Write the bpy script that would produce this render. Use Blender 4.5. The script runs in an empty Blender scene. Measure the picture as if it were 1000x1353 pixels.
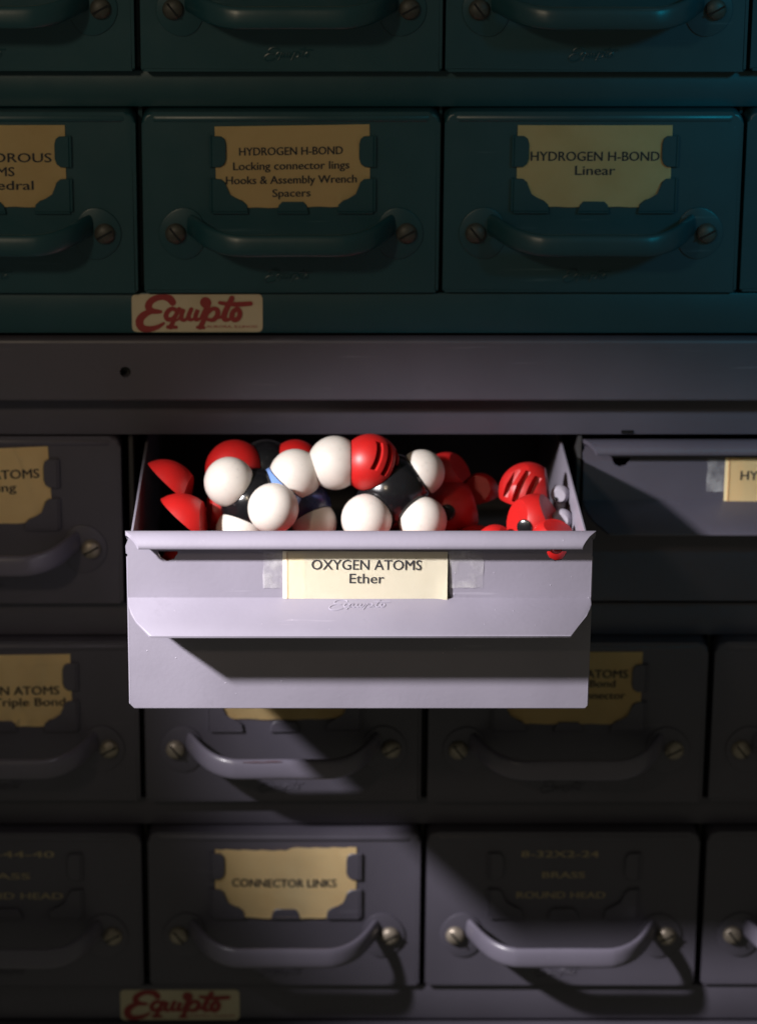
import bpy, bmesh, math, random
from mathutils import Vector, Matrix, Euler

# ------------------------------------------------------------ camera, world, lamps
MM = 0.001
S = bpy.context.scene
C = bpy.context.collection
random.seed(7)
def mm(*p): return Vector(p) * MM

FOCUS = mm(20, -150, 15)
cam_d = bpy.data.cameras.new("camera"); cam = bpy.data.objects.new("camera", cam_d); C.objects.link(cam)
CAM = mm(0, -1432.5, 483.827)
cam.location = CAM
cam.rotation_euler = (math.radians(90 - 18.6624), 0, 0)
cam_d.sensor_width = 36; cam_d.lens = 4000 / 1353 * 36
cam_d.shift_x = 100 / 1353
cam_d.clip_start = 0.05; cam_d.clip_end = 50
cam_d.dof.use_dof = True
fwd = Vector((0, math.cos(math.radians(18.6624)), -math.sin(math.radians(18.6624))))
cam_d.dof.focus_distance = (FOCUS - CAM).dot(fwd)
cam_d.dof.aperture_fstop = 8.0
S.camera = cam

W = bpy.data.worlds.new("World"); S.world = W; W.use_nodes = True
bg = W.node_tree.nodes["Background"]
bg.inputs[0].default_value = (1.0, 0.97, 0.76, 1); bg.inputs[1].default_value = 0.080

def lamp(name, kind, loc, target, energy, color, **kw):
    d = bpy.data.lights.new(name, kind); o = bpy.data.objects.new(name, d); C.objects.link(o)
    o.location = loc
    o.rotation_euler = (target - loc).to_track_quat('-Z', 'Y').to_euler()
    d.energy = energy; d.color = color
    for k, v in kw.items(): setattr(d, k, v)
    return o
KEY = mm(-444, -424, 328)
lamp("key_lamp", 'SPOT', KEY, mm(42, -145, -38), 60.0, (1.0, 0.955, 0.975),
     spot_size=math.radians(34), spot_blend=1.0, shadow_soft_size=0.019)
lamp("teal_fill_lamp", 'SPOT', mm(900, -1100, 800), mm(335, 0, 235), 36.0, (0.0, 0.62, 0.90),
     spot_size=math.radians(20), spot_blend=1.0, shadow_soft_size=0.08)  # spot added to wash the upper right in teal
lamp("fill_lamp", 'SPOT', mm(-700, -1500, 900), mm(-80, 0, 215), 22.0, (1.0, 0.80, 0.56),
     spot_size=math.radians(24), spot_blend=1.0, shadow_soft_size=0.07)

S.view_settings.view_transform = 'Standard'
S.view_settings.look = 'None'
S.view_settings.exposure = 0
S.view_settings.gamma = 1

# ------------------------------------------------------------ materials
def nt(name):
    m = bpy.data.materials.new(name); m.use_nodes = True
    n = m.node_tree.nodes; l = m.node_tree.links
    return m, n, l, n["Principled BSDF"]

def paint(name, col, rough=0.38, speck=0.0, vary=0.10, bump=0.05, scratch=0.35, dirt=(0.08, 0.06, 0.045)):
    m, n, l, p = nt(name)
    tc = n.new("ShaderNodeTexCoord"); geo = n.new("ShaderNodeNewGeometry")
    big = n.new("ShaderNodeTexNoise"); big.inputs["Scale"].default_value = 14; big.inputs["Detail"].default_value = 5
    l.new(geo.outputs["Position"], big.inputs["Vector"])
    r = n.new("ShaderNodeMapRange"); r.inputs[1].default_value = .3; r.inputs[2].default_value = .7
    r.inputs[3].default_value = 1 - vary; r.inputs[4].default_value = 1 + vary
    l.new(big.outputs[0], r.inputs[0])
    vm = n.new("ShaderNodeVectorMath"); vm.operation = 'SCALE'
    vm.inputs[0].default_value = col; l.new(r.outputs[0], vm.inputs["Scale"])
    # fine long scratches: a stretched noise, thresholded
    mp = n.new("ShaderNodeMapping"); mp.inputs["Rotation"].default_value = (0, .6, 0); mp.inputs["Scale"].default_value = (18, 18, 420)
    l.new(geo.outputs["Position"], mp.inputs[0])
    sc = n.new("ShaderNodeTexNoise"); sc.inputs["Scale"].default_value = 1; sc.inputs["Detail"].default_value = 3
    l.new(mp.outputs[0], sc.inputs["Vector"])
    sr = n.new("ShaderNodeMapRange"); sr.inputs[1].default_value = .70; sr.inputs[2].default_value = .74
    sr.inputs[3].default_value = 0; sr.inputs[4].default_value = scratch
    l.new(sc.outputs[0], sr.inputs[0])
    mx = n.new("ShaderNodeMix"); mx.data_type = 'RGBA'
    l.new(sr.outputs[0], mx.inputs[0]); l.new(vm.outputs[0], mx.inputs[6])
    mx.inputs[7].default_value = tuple(min(1, c * 1.5 + .05) for c in col) + (1,)
    # grime blotches
    gn = n.new("ShaderNodeTexNoise"); gn.inputs["Scale"].default_value = 55; gn.inputs["Detail"].default_value = 6; gn.inputs["Roughness"].default_value = .7
    l.new(geo.outputs["Position"], gn.inputs["Vector"])
    gr = n.new("ShaderNodeMapRange"); gr.inputs[1].default_value = .62; gr.inputs[2].default_value = .80
    gr.inputs[3].default_value = 0; gr.inputs[4].default_value = .45
    l.new(gn.outputs[0], gr.inputs[0])
    mg = n.new("ShaderNodeMix"); mg.data_type = 'RGBA'
    l.new(gr.outputs[0], mg.inputs[0]); l.new(mx.outputs[2], mg.inputs[6])
    mg.inputs[7].default_value = tuple(c * .62 for c in col) + (1,)
    out = mg.outputs[2]
    # small chips down to primer
    vo = n.new("ShaderNodeTexVoronoi"); vo.inputs["Scale"].default_value = 230; vo.inputs["Randomness"].default_value = 1
    l.new(geo.outputs["Position"], vo.inputs["Vector"])
    ch = n.new("ShaderNodeMapRange"); ch.inputs[1].default_value = .055; ch.inputs[2].default_value = .10
    ch.inputs[3].default_value = 1; ch.inputs[4].default_value = 0
    l.new(vo.outputs["Distance"], ch.inputs[0])
    sel = n.new("ShaderNodeSeparateColor"); l.new(vo.outputs["Color"], sel.inputs[0])
    gt = n.new("ShaderNodeMath"); gt.operation = 'GREATER_THAN'; gt.inputs[1].default_value = 1 - speck
    l.new(sel.outputs[0], gt.inputs[0])
    m0 = n.new("ShaderNodeMath"); m0.operation = 'MULTIPLY'
    l.new(ch.outputs[0], m0.inputs[0]); l.new(gt.outputs[0], m0.inputs[1])
    cl = n.new("ShaderNodeMapRange"); cl.inputs[1].default_value = .46; cl.inputs[2].default_value = .60
    cl.inputs[3].default_value = .05; cl.inputs[4].default_value = .75
    cn = n.new("ShaderNodeTexNoise"); cn.inputs["Scale"].default_value = 19; cn.inputs["Detail"].default_value = 2
    l.new(geo.outputs["Position"], cn.inputs["Vector"]); l.new(cn.outputs[0], cl.inputs[0])
    mu = n.new("ShaderNodeMath"); mu.operation = 'MULTIPLY'
    l.new(m0.outputs[0], mu.inputs[0]); l.new(cl.outputs[0], mu.inputs[1])
    mc = n.new("ShaderNodeMix"); mc.data_type = 'RGBA'
    l.new(mu.outputs[0], mc.inputs[0]); l.new(out, mc.inputs[6]); mc.inputs[7].default_value = tuple(min(1, c * 1.5 + .06) for c in col) + (1,)
    l.new(mc.outputs[2], p.inputs["Base Color"])
    rr = n.new("ShaderNodeMapRange"); rr.inputs[3].default_value = rough - .07; rr.inputs[4].default_value = rough + .15
    l.new(gn.outputs[0], rr.inputs[0]); l.new(rr.outputs[0], p.inputs["Roughness"])
    # orange-peel
    op = n.new("ShaderNodeTexNoise"); op.inputs["Scale"].default_value = 480; op.inputs["Detail"].default_value = 2
    l.new(geo.outputs["Position"], op.inputs["Vector"])
    ad = n.new("ShaderNodeMath"); ad.operation = 'MULTIPLY_ADD'; ad.inputs[1].default_value = 4.0
    l.new(mu.outputs[0], ad.inputs[0]); l.new(op.outputs[0], ad.inputs[2])
    wv = n.new("ShaderNodeTexNoise"); wv.inputs["Scale"].default_value = 26; wv.inputs["Detail"].default_value = 1
    l.new(geo.outputs["Position"], wv.inputs["Vector"])
    wb = n.new("ShaderNodeBump"); wb.inputs["Strength"].default_value = .5; wb.inputs["Distance"].default_value = .0016
    l.new(wv.outputs[0], wb.inputs["Height"])
    bp = n.new("ShaderNodeBump"); l.new(wb.outputs[0], bp.inputs["Normal"]); bp.inputs["Strength"].default_value = bump * 4; bp.inputs["Distance"].default_value = .00012
    l.new(ad.outputs[0], bp.inputs["Height"]); l.new(bp.outputs[0], p.inputs["Normal"])
    return m

def plastic(name, col, rough=.28, sss=0.0, vary=.05, scale=60):
    m, n, l, p = nt(name)
    geo = n.new("ShaderNodeNewGeometry")
    nz = n.new("ShaderNodeTexNoise"); nz.inputs["Scale"].default_value = scale; nz.inputs["Detail"].default_value = 6; nz.inputs["Roughness"].default_value = .65
    l.new(geo.outputs["Position"], nz.inputs["Vector"])
    r = n.new("ShaderNodeMapRange"); r.inputs[1].default_value = .3; r.inputs[2].default_value = .75
    r.inputs[3].default_value = 1 + vary; r.inputs[4].default_value = 1 - vary * 1.5
    l.new(nz.outputs[0], r.inputs[0])
    vm = n.new("ShaderNodeVectorMath"); vm.operation = 'SCALE'; vm.inputs[0].default_value = col
    l.new(r.outputs[0], vm.inputs["Scale"])
    ds = n.new("ShaderNodeTexNoise"); ds.inputs["Scale"].default_value = 380; ds.inputs["Detail"].default_value = 3
    l.new(geo.outputs["Position"], ds.inputs["Vector"])
    dm = n.new("ShaderNodeMapRange"); dm.inputs[1].default_value = .62; dm.inputs[2].default_value = .72
    dm.inputs[3].default_value = 0; dm.inputs[4].default_value = .22
    l.new(ds.outputs[0], dm.inputs[0])
    dx = n.new("ShaderNodeMix"); dx.data_type = 'RGBA'; l.new(dm.outputs[0], dx.inputs[0])
    l.new(vm.outputs[0], dx.inputs[6]); dx.inputs[7].default_value = tuple(c * .55 + .02 for c in col) + (1,)
    l.new(dx.outputs[2], p.inputs["Base Color"])
    rr = n.new("ShaderNodeMapRange"); rr.inputs[3].default_value = rough - .06; rr.inputs[4].default_value = rough + .14
    l.new(nz.outputs[0], rr.inputs[0]); l.new(rr.outputs[0], p.inputs["Roughness"])
    if sss:
        p.inputs["Subsurface Weight"].default_value = sss
        p.inputs["Subsurface Radius"].default_value = (.004, .003, .0025)
        p.inputs["Subsurface Scale"].default_value = 1
    bp = n.new("ShaderNodeBump"); bp.inputs["Strength"].default_value = .12; bp.inputs["Distance"].default_value = .0002
    l.new(nz.outputs[0], bp.inputs["Height"]); l.new(bp.outputs[0], p.inputs["Normal"])
    return m

def paper(name, col, vary=.12, stain=(.55, .33, .12)):
    m, n, l, p = nt(name)
    geo = n.new("ShaderNodeNewGeometry")
    nz = n.new("ShaderNodeTexNoise"); nz.inputs["Scale"].default_value = 45; nz.inputs["Detail"].default_value = 7
    l.new(geo.outputs["Position"], nz.inputs["Vector"])
    r = n.new("ShaderNodeMapRange"); r.inputs[1].default_value = .45; r.inputs[2].default_value = .8
    r.inputs[3].default_value = 0; r.inputs[4].default_value = vary * 3
    l.new(nz.outputs[0], r.inputs[0])
    mx = n.new("ShaderNodeMix"); mx.data_type = 'RGBA'; l.new(r.outputs[0], mx.inputs[0])
    mx.inputs[6].default_value = (*col, 1); mx.inputs[7].default_value = (*stain, 1)
    l.new(mx.outputs[2], p.inputs["Base Color"])
    p.inputs["Roughness"].default_value = .75
    fb = n.new("ShaderNodeTexNoise"); fb.inputs["Scale"].default_value = 1500
    l.new(geo.outputs["Position"], fb.inputs["Vector"])
    bp = n.new("ShaderNodeBump"); bp.inputs["Strength"].default_value = .15; bp.inputs["Distance"].default_value = .0001
    l.new(fb.outputs[0], bp.inputs["Height"]); l.new(bp.outputs[0], p.inputs["Normal"])
    return m

M = {}
M['grey'] = paint("dark_grey_enamel", (.074, .068, .090), rough=.36, speck=.02)
M['handle'] = paint("lightened_worn_handle_enamel", (.120, .110, .145), rough=.27, speck=.08, scratch=.5)  # worn, with colour raised above the panels to brighten the lit handles
M['base'] = paint("grey_base_enamel", (.074, .068, .088), rough=.36, speck=.02)
M['teal'] = paint("slate_teal_enamel", (.008, .044, .056), rough=.34, speck=.015)
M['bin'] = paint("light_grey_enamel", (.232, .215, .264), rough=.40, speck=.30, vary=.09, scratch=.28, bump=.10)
M['inside'] = paint("shade_darkened_inner_enamel", (.035, .033, .034), rough=.6, speck=.02)  # grey darkened so the interiors carry their shade in the colour
M['white'] = plastic("ivory_plastic", (.58, .54, .49), .33, sss=.25, vary=.06)
M['red'] = plastic("red_plastic", (.42, .009, .008), .40, sss=.12, vary=.12)
M['black'] = plastic("black_plastic", (.006, .006, .007), .16, vary=.2)
M['blue'] = plastic("light_blue_plastic", (.16, .27, .56), .3)
M['blue_shaded'] = plastic("shaded_blue_plastic", (.018, .022, .07), .22)  # the blue plastic darkened, for the part of the blue atom in shade
M['bone'] = plastic("grey_plastic", (.30, .28, .33), .5)
M['card'] = paper("aged_buff_card", (.76, .56, .27), stain=(.56, .34, .12))
M['card_light'] = paper("paler_buff_card", (.93, .74, .42), stain=(.76, .52, .22))
M['cream'] = paper("cream_card", (.95, .89, .70), vary=.04, stain=(.90, .74, .45))
M['ink'] = paper("black_ink", (.02, .02, .024), stain=(.04, .03, .03))
M['grayink'] = paper("worn_typed_ink", (.36, .29, .18), stain=(.25, .2, .12))
M['decal'] = paper("yellowed_decal", (.46, .40, .28), stain=(.30, .24, .13))
M['redink'] = paper("red_ink", (.24, .028, .028), stain=(.16, .02, .02))
M['steel'] = plastic("aged_steel", (.31, .265, .215), .45, vary=.25, scale=300)
M['steel'].node_tree.nodes["Principled BSDF"].inputs["Metallic"].default_value = .55
M['dimsteel'] = plastic("dimmed_screw_steel", (.040, .040, .034), .5, vary=.3, scale=300)  # screw steel darkened in colour for the unlit upper drawers
M['rust'] = paper("rust_scuff", (.10, .03, .03), stain=(.06, .02, .02))
def tape_mat():
    m, n, l, p = nt("clear_tape")
    p.inputs["Base Color"].default_value = (.8, .78, .8, 1); p.inputs["Roughness"].default_value = .22
    geo = n.new("ShaderNodeNewGeometry")
    nz = n.new("ShaderNodeTexNoise"); nz.inputs["Scale"].default_value = 90; nz.inputs["Detail"].default_value = 4
    l.new(geo.outputs["Position"], nz.inputs["Vector"])
    r = n.new("ShaderNodeMapRange"); r.inputs[1].default_value = .45; r.inputs[2].default_value = .7
    r.inputs[3].default_value = .10; r.inputs[4].default_value = .62
    l.new(nz.outputs[0], r.inputs[0]); l.new(r.outputs[0], p.inputs["Alpha"])
    bp = n.new("ShaderNodeBump"); bp.inputs["Strength"].default_value = .6; bp.inputs["Distance"].default_value = .0004
    l.new(nz.outputs[0], bp.inputs["Height"]); l.new(bp.outputs[0], p.inputs["Normal"])
    return m
M['tape'] = tape_mat()

# ------------------------------------------------------------ mesh helpers (all in mm)
def finish(bm, smooth=True, angle=32):
    bmesh.ops.scale(bm, vec=(MM, MM, MM), verts=bm.verts)
    bmesh.ops.recalc_face_normals(bm, faces=bm.faces)
    if smooth:
        for f in bm.faces: f.smooth = True
        for e in bm.edges:
            if len(e.link_faces) == 2 and e.calc_face_angle(0) > math.radians(angle): e.smooth = False
def obj(name, bm, mat, parent=None, smooth=True, angle=32, label=None):
    finish(bm, smooth, angle)
    me = bpy.data.meshes.new(name); bm.to_mesh(me); bm.free()
    me.materials.append(mat)
    o = bpy.data.objects.new(name, me); C.objects.link(o)
    if parent: o.parent = parent
    if label: o['label'] = label
    return o
def empty(name, loc, label, cat, group=None, rot=(0, 0, 0)):
    o = bpy.data.objects.new(name, None); C.objects.link(o)
    o.location = mm(*loc); o.rotation_euler = rot
    o.empty_display_size = .01
    o['label'] = label; o['category'] = cat
    if group: o['group'] = group
    return o
def box(bm, x0, x1, y0, y1, z0, z1, bev=0, seg=2):
    t = bmesh.new()
    bmesh.ops.create_cube(t, size=1)
    for v in t.verts:
        v.co = Vector(((x0 + x1) / 2 + v.co.x * (x1 - x0), (y0 + y1) / 2 + v.co.y * (y1 - y0), (z0 + z1) / 2 + v.co.z * (z1 - z0)))
    if bev: bmesh.ops.bevel(t, geom=t.edges[:], offset=bev, segments=seg, affect='EDGES', profile=.5)
    merge(bm, t)
def merge(bm, t):
    me = bpy.data.meshes.new("tmp"); t.to_mesh(me); t.free(); bm.from_mesh(me); bpy.data.meshes.remove(me)
def prism(bm, pts, y0, y1, bev=0, seg=2, front_only=True):
    """polygon pts (x,z) extruded from y0 (front) to y1"""
    t = bmesh.new()
    a = [t.verts.new((x, y0, z)) for x, z in pts]; b = [t.verts.new((x, y1, z)) for x, z in pts]
    f = t.faces.new(a); t.faces.new(b[::-1])
    for i in range(len(pts)):
        j = (i + 1) % len(pts); t.faces.new((a[j], a[i], b[i], b[j]))
    if bev:
        es = [e for e in f.edges]
        bmesh.ops.bevel(t, geom=es, offset=bev, segments=seg, affect='EDGES', profile=.5)
    merge(bm, t)
def rrect(x0, x1, z0, z1, r, n=5, rs=None):
    rs = rs or (r, r, r, r)     # tl, tr, br, bl
    pts = []
    for (cx, cz, a0, rad) in ((x0 + rs[0], z1 - rs[0], 180, rs[0]), (x1 - rs[1], z1 - rs[1], 90, rs[1]), (x1 - rs[2], z0 + rs[2], 0, rs[2]), (x0 + rs[3], z0 + rs[3], -90, rs[3])):
        for k in range(n + 1):
            a = math.radians(a0 - 90 * k / n); pts.append((cx + rad * math.cos(a), cz + rad * math.sin(a)))
    return pts
def tube(bm, path, rad, n=8, sy=1.0, caps=True):
    rings = []
    P = [Vector(p) for p in path]
    for i, p in enumerate(P):
        d = (P[min(i + 1, len(P) - 1)] - P[max(i - 1, 0)]).normalized()
        up = Vector((0, 1, 0)) if abs(d.y) < .9 else Vector((0, 0, 1))
        u = d.cross(up).normalized(); v = u.cross(d).normalized()
        r = rad[i] if isinstance(rad, (list, tuple)) else rad
        rings.append([bm.verts.new(p + u * r * math.cos(2 * math.pi * k / n) + v * r * sy * math.sin(2 * math.pi * k / n)) for k in range(n)])
    for a, b in zip(rings, rings[1:]):
        for k in range(n): bm.faces.new((a[k], a[(k + 1) % n], b[(k + 1) % n], b[k]))
    if caps: bm.faces.new(rings[0][::-1]); bm.faces.new(rings[-1])
def sweep(bm, path, prof, ups):
    """profile (a,b) swept along path; a along up-vector, b along side"""
    rings = []
    P = [Vector(p) for p in path]
    for i, p in enumerate(P):
        d = (P[min(i + 1, len(P) - 1)] - P[max(i - 1, 0)]).normalized()
        up = Vector(ups[i]); up = (up - d * up.dot(d)).normalized(); s = d.cross(up)
        rings.append([bm.verts.new(p + up * a + s * b) for a, b in prof])
    n = len(prof)
    for a, b in zip(rings, rings[1:]):
        for k in range(n): bm.faces.new((a[k], a[(k + 1) % n], b[(k + 1) % n], b[k]))
    bm.faces.new(rings[0][::-1]); bm.faces.new(rings[-1])
def smooth_path(pts, n=5):
    P = [Vector(p) for p in pts]; out = []
    for i in range(len(P) - 1):
        p0 = P[max(i - 1, 0)]; p1 = P[i]; p2 = P[i + 1]; p3 = P[min(i + 2, len(P) - 1)]
        for k in range(n):
            t = k / n
            out.append(.5 * ((2 * p1) + (-p0 + p2) * t + (2 * p0 - 5 * p1 + 4 * p2 - p3) * t * t + (-p0 + 3 * p1 - 3 * p2 + p3) * t ** 3))
    out.append(P[-1]); return out

def text_mesh(body, height, width=None, bold=0.0, thick=0.06):
    """flat lettering facing -Y, centred on x, baseline z=0; height = cap height in mm"""
    cu = bpy.data.curves.new("lettering", 'FONT'); cu.body = body; cu.size = 1
    cu.align_x = 'CENTER'; cu.resolution_u = 3
    o = bpy.data.objects.new("lettering_tmp", cu); C.objects.link(o)
    bpy.context.view_layer.update()
    me = bpy.data.meshes.new_from_object(o.evaluated_get(bpy.context.evaluated_depsgraph_get()))
    bpy.data.objects.remove(o); bpy.data.curves.remove(cu)
    bm = bmesh.new(); bm.from_mesh(me); bpy.data.meshes.remove(me)
    s = height / .73
    xs = [v.co.x for v in bm.verts]; w = max(xs) - min(xs)
    sx = (width / w) if width else s
    for v in bm.verts: v.co = Vector((v.co.x * sx, 0, v.co.y * s))
    if bold:        # heavier print: the same letters once more, a hair aside and a hair deeper
        k = bold * 11
        t = bm.copy(); bmesh.ops.translate(t, vec=(k, .012, k * .3), verts=t.verts); merge(bm, t)
    return bm
def lettering(parent, lines, mat, y=0, name='lettering', rot=0.0, pivot=(0, 0), bold=0.012, label=None):
    """lines: (text, x_centre, z_baseline, cap_height, width)"""
    bm = bmesh.new()
    for (t, x, z, h, w) in lines:
        b = text_mesh(t, h, w, bold)
        bmesh.ops.translate(b, vec=(x, y, z), verts=b.verts); merge(bm, b)
    if rot:
        bmesh.ops.rotate(bm, cent=(pivot[0], 0, pivot[1]), matrix=Matrix.Rotation(rot, 3, 'Y'), verts=bm.verts)
    return obj(name, bm, mat, parent, smooth=False, label=label)

# script word drawn by brush strokes (units: emblem pixels, y down)
SCRIPT = [
    ([(322, 112), (300, 84), (250, 72), (195, 82), (155, 112), (145, 148), (175, 176), (235, 182)], [20, 22, 16, 18, 20, 20, 17, 9]),
    ([(235, 180), (170, 178), (110, 205), (78, 250), (90, 298), (140, 312), (205, 298), (255, 268)], [9, 15, 20, 23, 22, 18, 14, 8]),
    ([(350, 172), (318, 158), (285, 180), (272, 215), (290, 240), (325, 225), (352, 185)], [12, 13, 14, 15, 14, 10, 9]),
    ([(368, 160), (345, 205), (322, 258), (304, 298)], [12, 13, 13, 14]),
    ([(285, 296), (345, 298)], [11, 10]),
    ([(322, 250), (365, 235), (402, 160), (385, 205), (388, 238), (420, 236), (455, 162)], [6, 7, 12, 13, 13, 9, 11]),
    ([(458, 162), (438, 208), (444, 238), (475, 232), (506, 165), (488, 210), (492, 240), (522, 232)], [12, 13, 12, 7, 12, 13, 12, 7]),
    ([(522, 232), (560, 158), (575, 152)], [7, 10, 12]),
    ([(562, 111), (564, 113)], [32, 32]),
    ([(585, 155), (560, 215), (535, 270), (520, 298)], [13, 14, 14, 14]),
    ([(500, 298), (548, 300)], [9, 9]),
    ([(580, 190), (612, 158), (645, 165), (648, 205), (618, 240), (575, 238)], [9, 12, 14, 15, 13, 10]),
    ([(640, 225), (680, 215), (728, 130), (755, 78)], [7, 8, 15, 15]),
    ([(728, 130), (700, 195), (700, 236), (735, 236), (765, 205)], [15, 16, 15, 9, 8]),
    ([(665, 112), (720, 120), (800, 124), (890, 118)], [10, 12, 14, 13]),
    ([(790, 158), (762, 180), (752, 218), (772, 242), (802, 226), (812, 188), (796, 160), (775, 172)], [13, 14, 14, 14, 14, 14, 13, 8]),
]
BW = 1.3
def brush_word(to_xz, scale, step=.03, y=0, close=True):
    bm = bmesh.new(); k = 0
    for pts, rad in SCRIPT:
        path = smooth_path([(a, b, 0) for a, b in pts], 5); n = len(path)
        rs = [rad[min(int(i / 5), len(rad) - 1)] * (1 - (i % 5) / 5) + rad[min(int(i / 5) + 1, len(rad) - 1)] * ((i % 5) / 5) for i in range(n)]
        k += 1; yy = y - k * step
        L = []; R = []
        for i, p in enumerate(path):
            d = (path[min(i + 1, n - 1)] - path[max(i - 1, 0)]); d.normalize(); nn = Vector((-d.y, d.x, 0))
            L.append(p + nn * rs[i] * BW); R.append(p - nn * rs[i] * BW)
        def V(p, yv): x, z = to_xz(p.x, p.y); return bm.verts.new((x, yv, z))
        lv = [V(p, yy - i * .0009) for i, p in enumerate(L)]; rv = [V(p, yy - i * .0009) for i, p in enumerate(R)]
        for i in range(n - 1): bm.faces.new((lv[i], lv[i + 1], rv[i + 1], rv[i]))
        for idx, off in ((0, .3), (n - 1, .6)):
            c = path[idx]
            bm.faces.new([V(c + Vector((math.cos(a) * rs[idx] * BW, math.sin(a) * rs[idx] * BW, 0)), yy - idx * .0009 - off * step) for a in [2 * math.pi * q / 12 for q in range(12)]])
    return bm
def relief_word(x0, z0, w, h):
    """embossed script: thin raised ridges on a face at y=0"""
    bm = bmesh.new()
    for pts, rad in SCRIPT:
        if len(pts) < 3: continue
        path = smooth_path([(x0 + (a - 60) / 850 * w, -.1, z0 + (310 - b) / 240 * h) for a, b in pts], 3)
        tube(bm, path, .42, 5)
    return bm
def name_plate(parent, x0, x1, z0, z1, y, small=True):
    bm = bmesh.new(); prism(bm, rrect(x0, x1, z0, z1, 2.2), y - .25, y, .1, 1)
    pl = obj('name_plate', bm, M['decal'], parent)
    sx = (x1 - x0) / 956; sz = (z1 - z0) / 285
    f = lambda a, b: (x0 + (a - 22) * sx, z1 - (b - 50) * sz)
    bm = brush_word(f, sx, y=y - .26)
    obj('script_lettering', bm, M['redink'], pl, smooth=False)
    if small:
        xc, zc = f(752, 303)
        lettering(pl, [("AURORA, ILLINOIS", xc, zc, 20 * sz, 375 * sx)], M['redink'], y=y - .275, name='town_lettering')
    return pl

# ------------------------------------------------------------ standard drawer
DW, DH = 141.3, 88.0
def std_drawer_parts(root, mat, H=DH, holder_dz=0.0):
    # front panel: pressed sheet with rounded edges and a bead along the top
    bm = bmesh.new()
    prism(bm, rrect(0, DW, 0, H, 0, rs=(5.5, 5.5, 1.2, 1.2)), 0, 16, 1.6, 4)
    t = bmesh.new()
    prof = [(0, 0), (.9, .0), (1.5, .5), (1.7, 1.3), (1.5, 2.2), (.9, 2.9), (0, 3.1)]
    # bead
    rings = []
    for x in (4.5, 7, DW - 7, DW - 4.5):
        k = 0.1 if x in (4.5, DW - 4.5) else 1
        rings.append([t.verts.new((x, .6 - a * k * .9, H - 4.7 + b)) for a, b in prof])
    for a, b in zip(rings, rings[1:]):
        for i in range(len(prof) - 1): t.faces.new((a[i], a[i + 1], b[i + 1], b[i]))
    merge(bm, t)
    obj('front_panel', bm, mat, root)
    # box behind
    bm = bmesh.new()
    box(bm, 2, 3, 16.05, 150, 2, H - 9); box(bm, DW - 3, DW - 2, 16.05, 150, 2, H - 9)
    box(bm, 3.05, DW - 3.05, 16.05, 150, 2, 3); box(bm, 3.05, DW - 3.05, 149, 150, 3.05, H - 9)
    obj('tray', bm, mat, root)
    # handle
    hx = DW / 2
    bm = bmesh.new()
    def strap(s):
        return [(hx + s * 47.8, -.8, 33.4), (hx + s * 46.3, -4.5, 33.4), (hx + s * 44.0, -10, 33.0), (hx + s * 41.0, -15.5, 32.2), (hx + s * 37.2, -20.3, 31.2), (hx + s * 32.6, -24, 30.4), (hx + s * 27.5, -26.4, 29.9), (hx + s * 21, -27.4, 29.7)]
    L = strap(-1); R = strap(1)[::-1]
    pts = smooth_path(L + [(hx, -27.4, 29.8)] + R, 4)
    ups = []
    for p in pts:
        a = max(0, min(1, (abs(p.x - hx) - 27) / 20))
        ups.append((0, .12, 1))
    # rounded strap profile: a along up (height 5.2 half), b = thickness
    prof = []
    for k in range(18):
        a = 2 * math.pi * k / 18
        ca, sa = math.cos(a), math.sin(a)
        prof.append((5.3 * math.copysign(abs(ca) ** .75, ca), 2.1 * math.copysign(abs(sa) ** .85, sa)))
    sweep(bm, pts, prof, ups)
    hd = obj('handle', bm, M['handle'] if mat is M['grey'] else mat, root, angle=60)
    for s in (-1, 1):
        # oval mounting plate
        bm = bmesh.new()
        cx = hx + s * 53.5
        pl = []
        for k in range(28):
            a = 2 * math.pi * k / 28
            pl.append((cx + 11.2 * math.cos(a) - (s * 1.5), 29.3 + 12.6 * math.sin(a) * (1 - .1 * math.cos(a) * s)))
        prism(bm, pl[::-1], -.95, .05, .5, 2)
        obj('mounting_plate', bm, mat, hd)
        # screw: domed head with slot
        bm = bmesh.new()
        sx = hx + s * 55.2; n = 20; R0 = 5.0
        rings = []
        for (rr, yy) in ((5.0, -.9), (5.0, -1.9), (4.6, -3.0), (3.7, -3.9), (2.3, -4.5), (.9, -4.75)):
            rings.append([bm.verts.new((sx + rr * math.cos(2 * math.pi * k / n), yy, 29.5 + rr * math.sin(2 * math.pi * k / n))) for k in range(n)])
        for a, b in zip(rings, rings[1:]):
            for k in range(n): bm.faces.new((a[k], a[(k + 1) % n], b[(k + 1) % n], b[k]))
        bm.faces.new(rings[-1])
        sc = obj('screw', bm, M['steel'] if mat is M['grey'] else M['dimsteel'], hd, angle=50)
        ang = .9 if s < 0 else -.5
        bm = bmesh.new(); box(bm, -4.2, 4.2, -4.86, -4.3, -.45, .45)
        bmesh.ops.rotate(bm, cent=(0, 0, 0), matrix=Matrix.Rotation(ang, 3, 'Y'), verts=bm.verts)
        bmesh.ops.translate(bm, vec=(sx, 0, 29.5), verts=bm.verts)
        obj('screw_slot', bm, M['black'], hd)
    # label holder: punched tabs
    add_holder(root, mat, holder_dz)
    obj('embossed_script', relief_word(57.5, 5.0, 24, 6.5), mat, root, angle=60)

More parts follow.
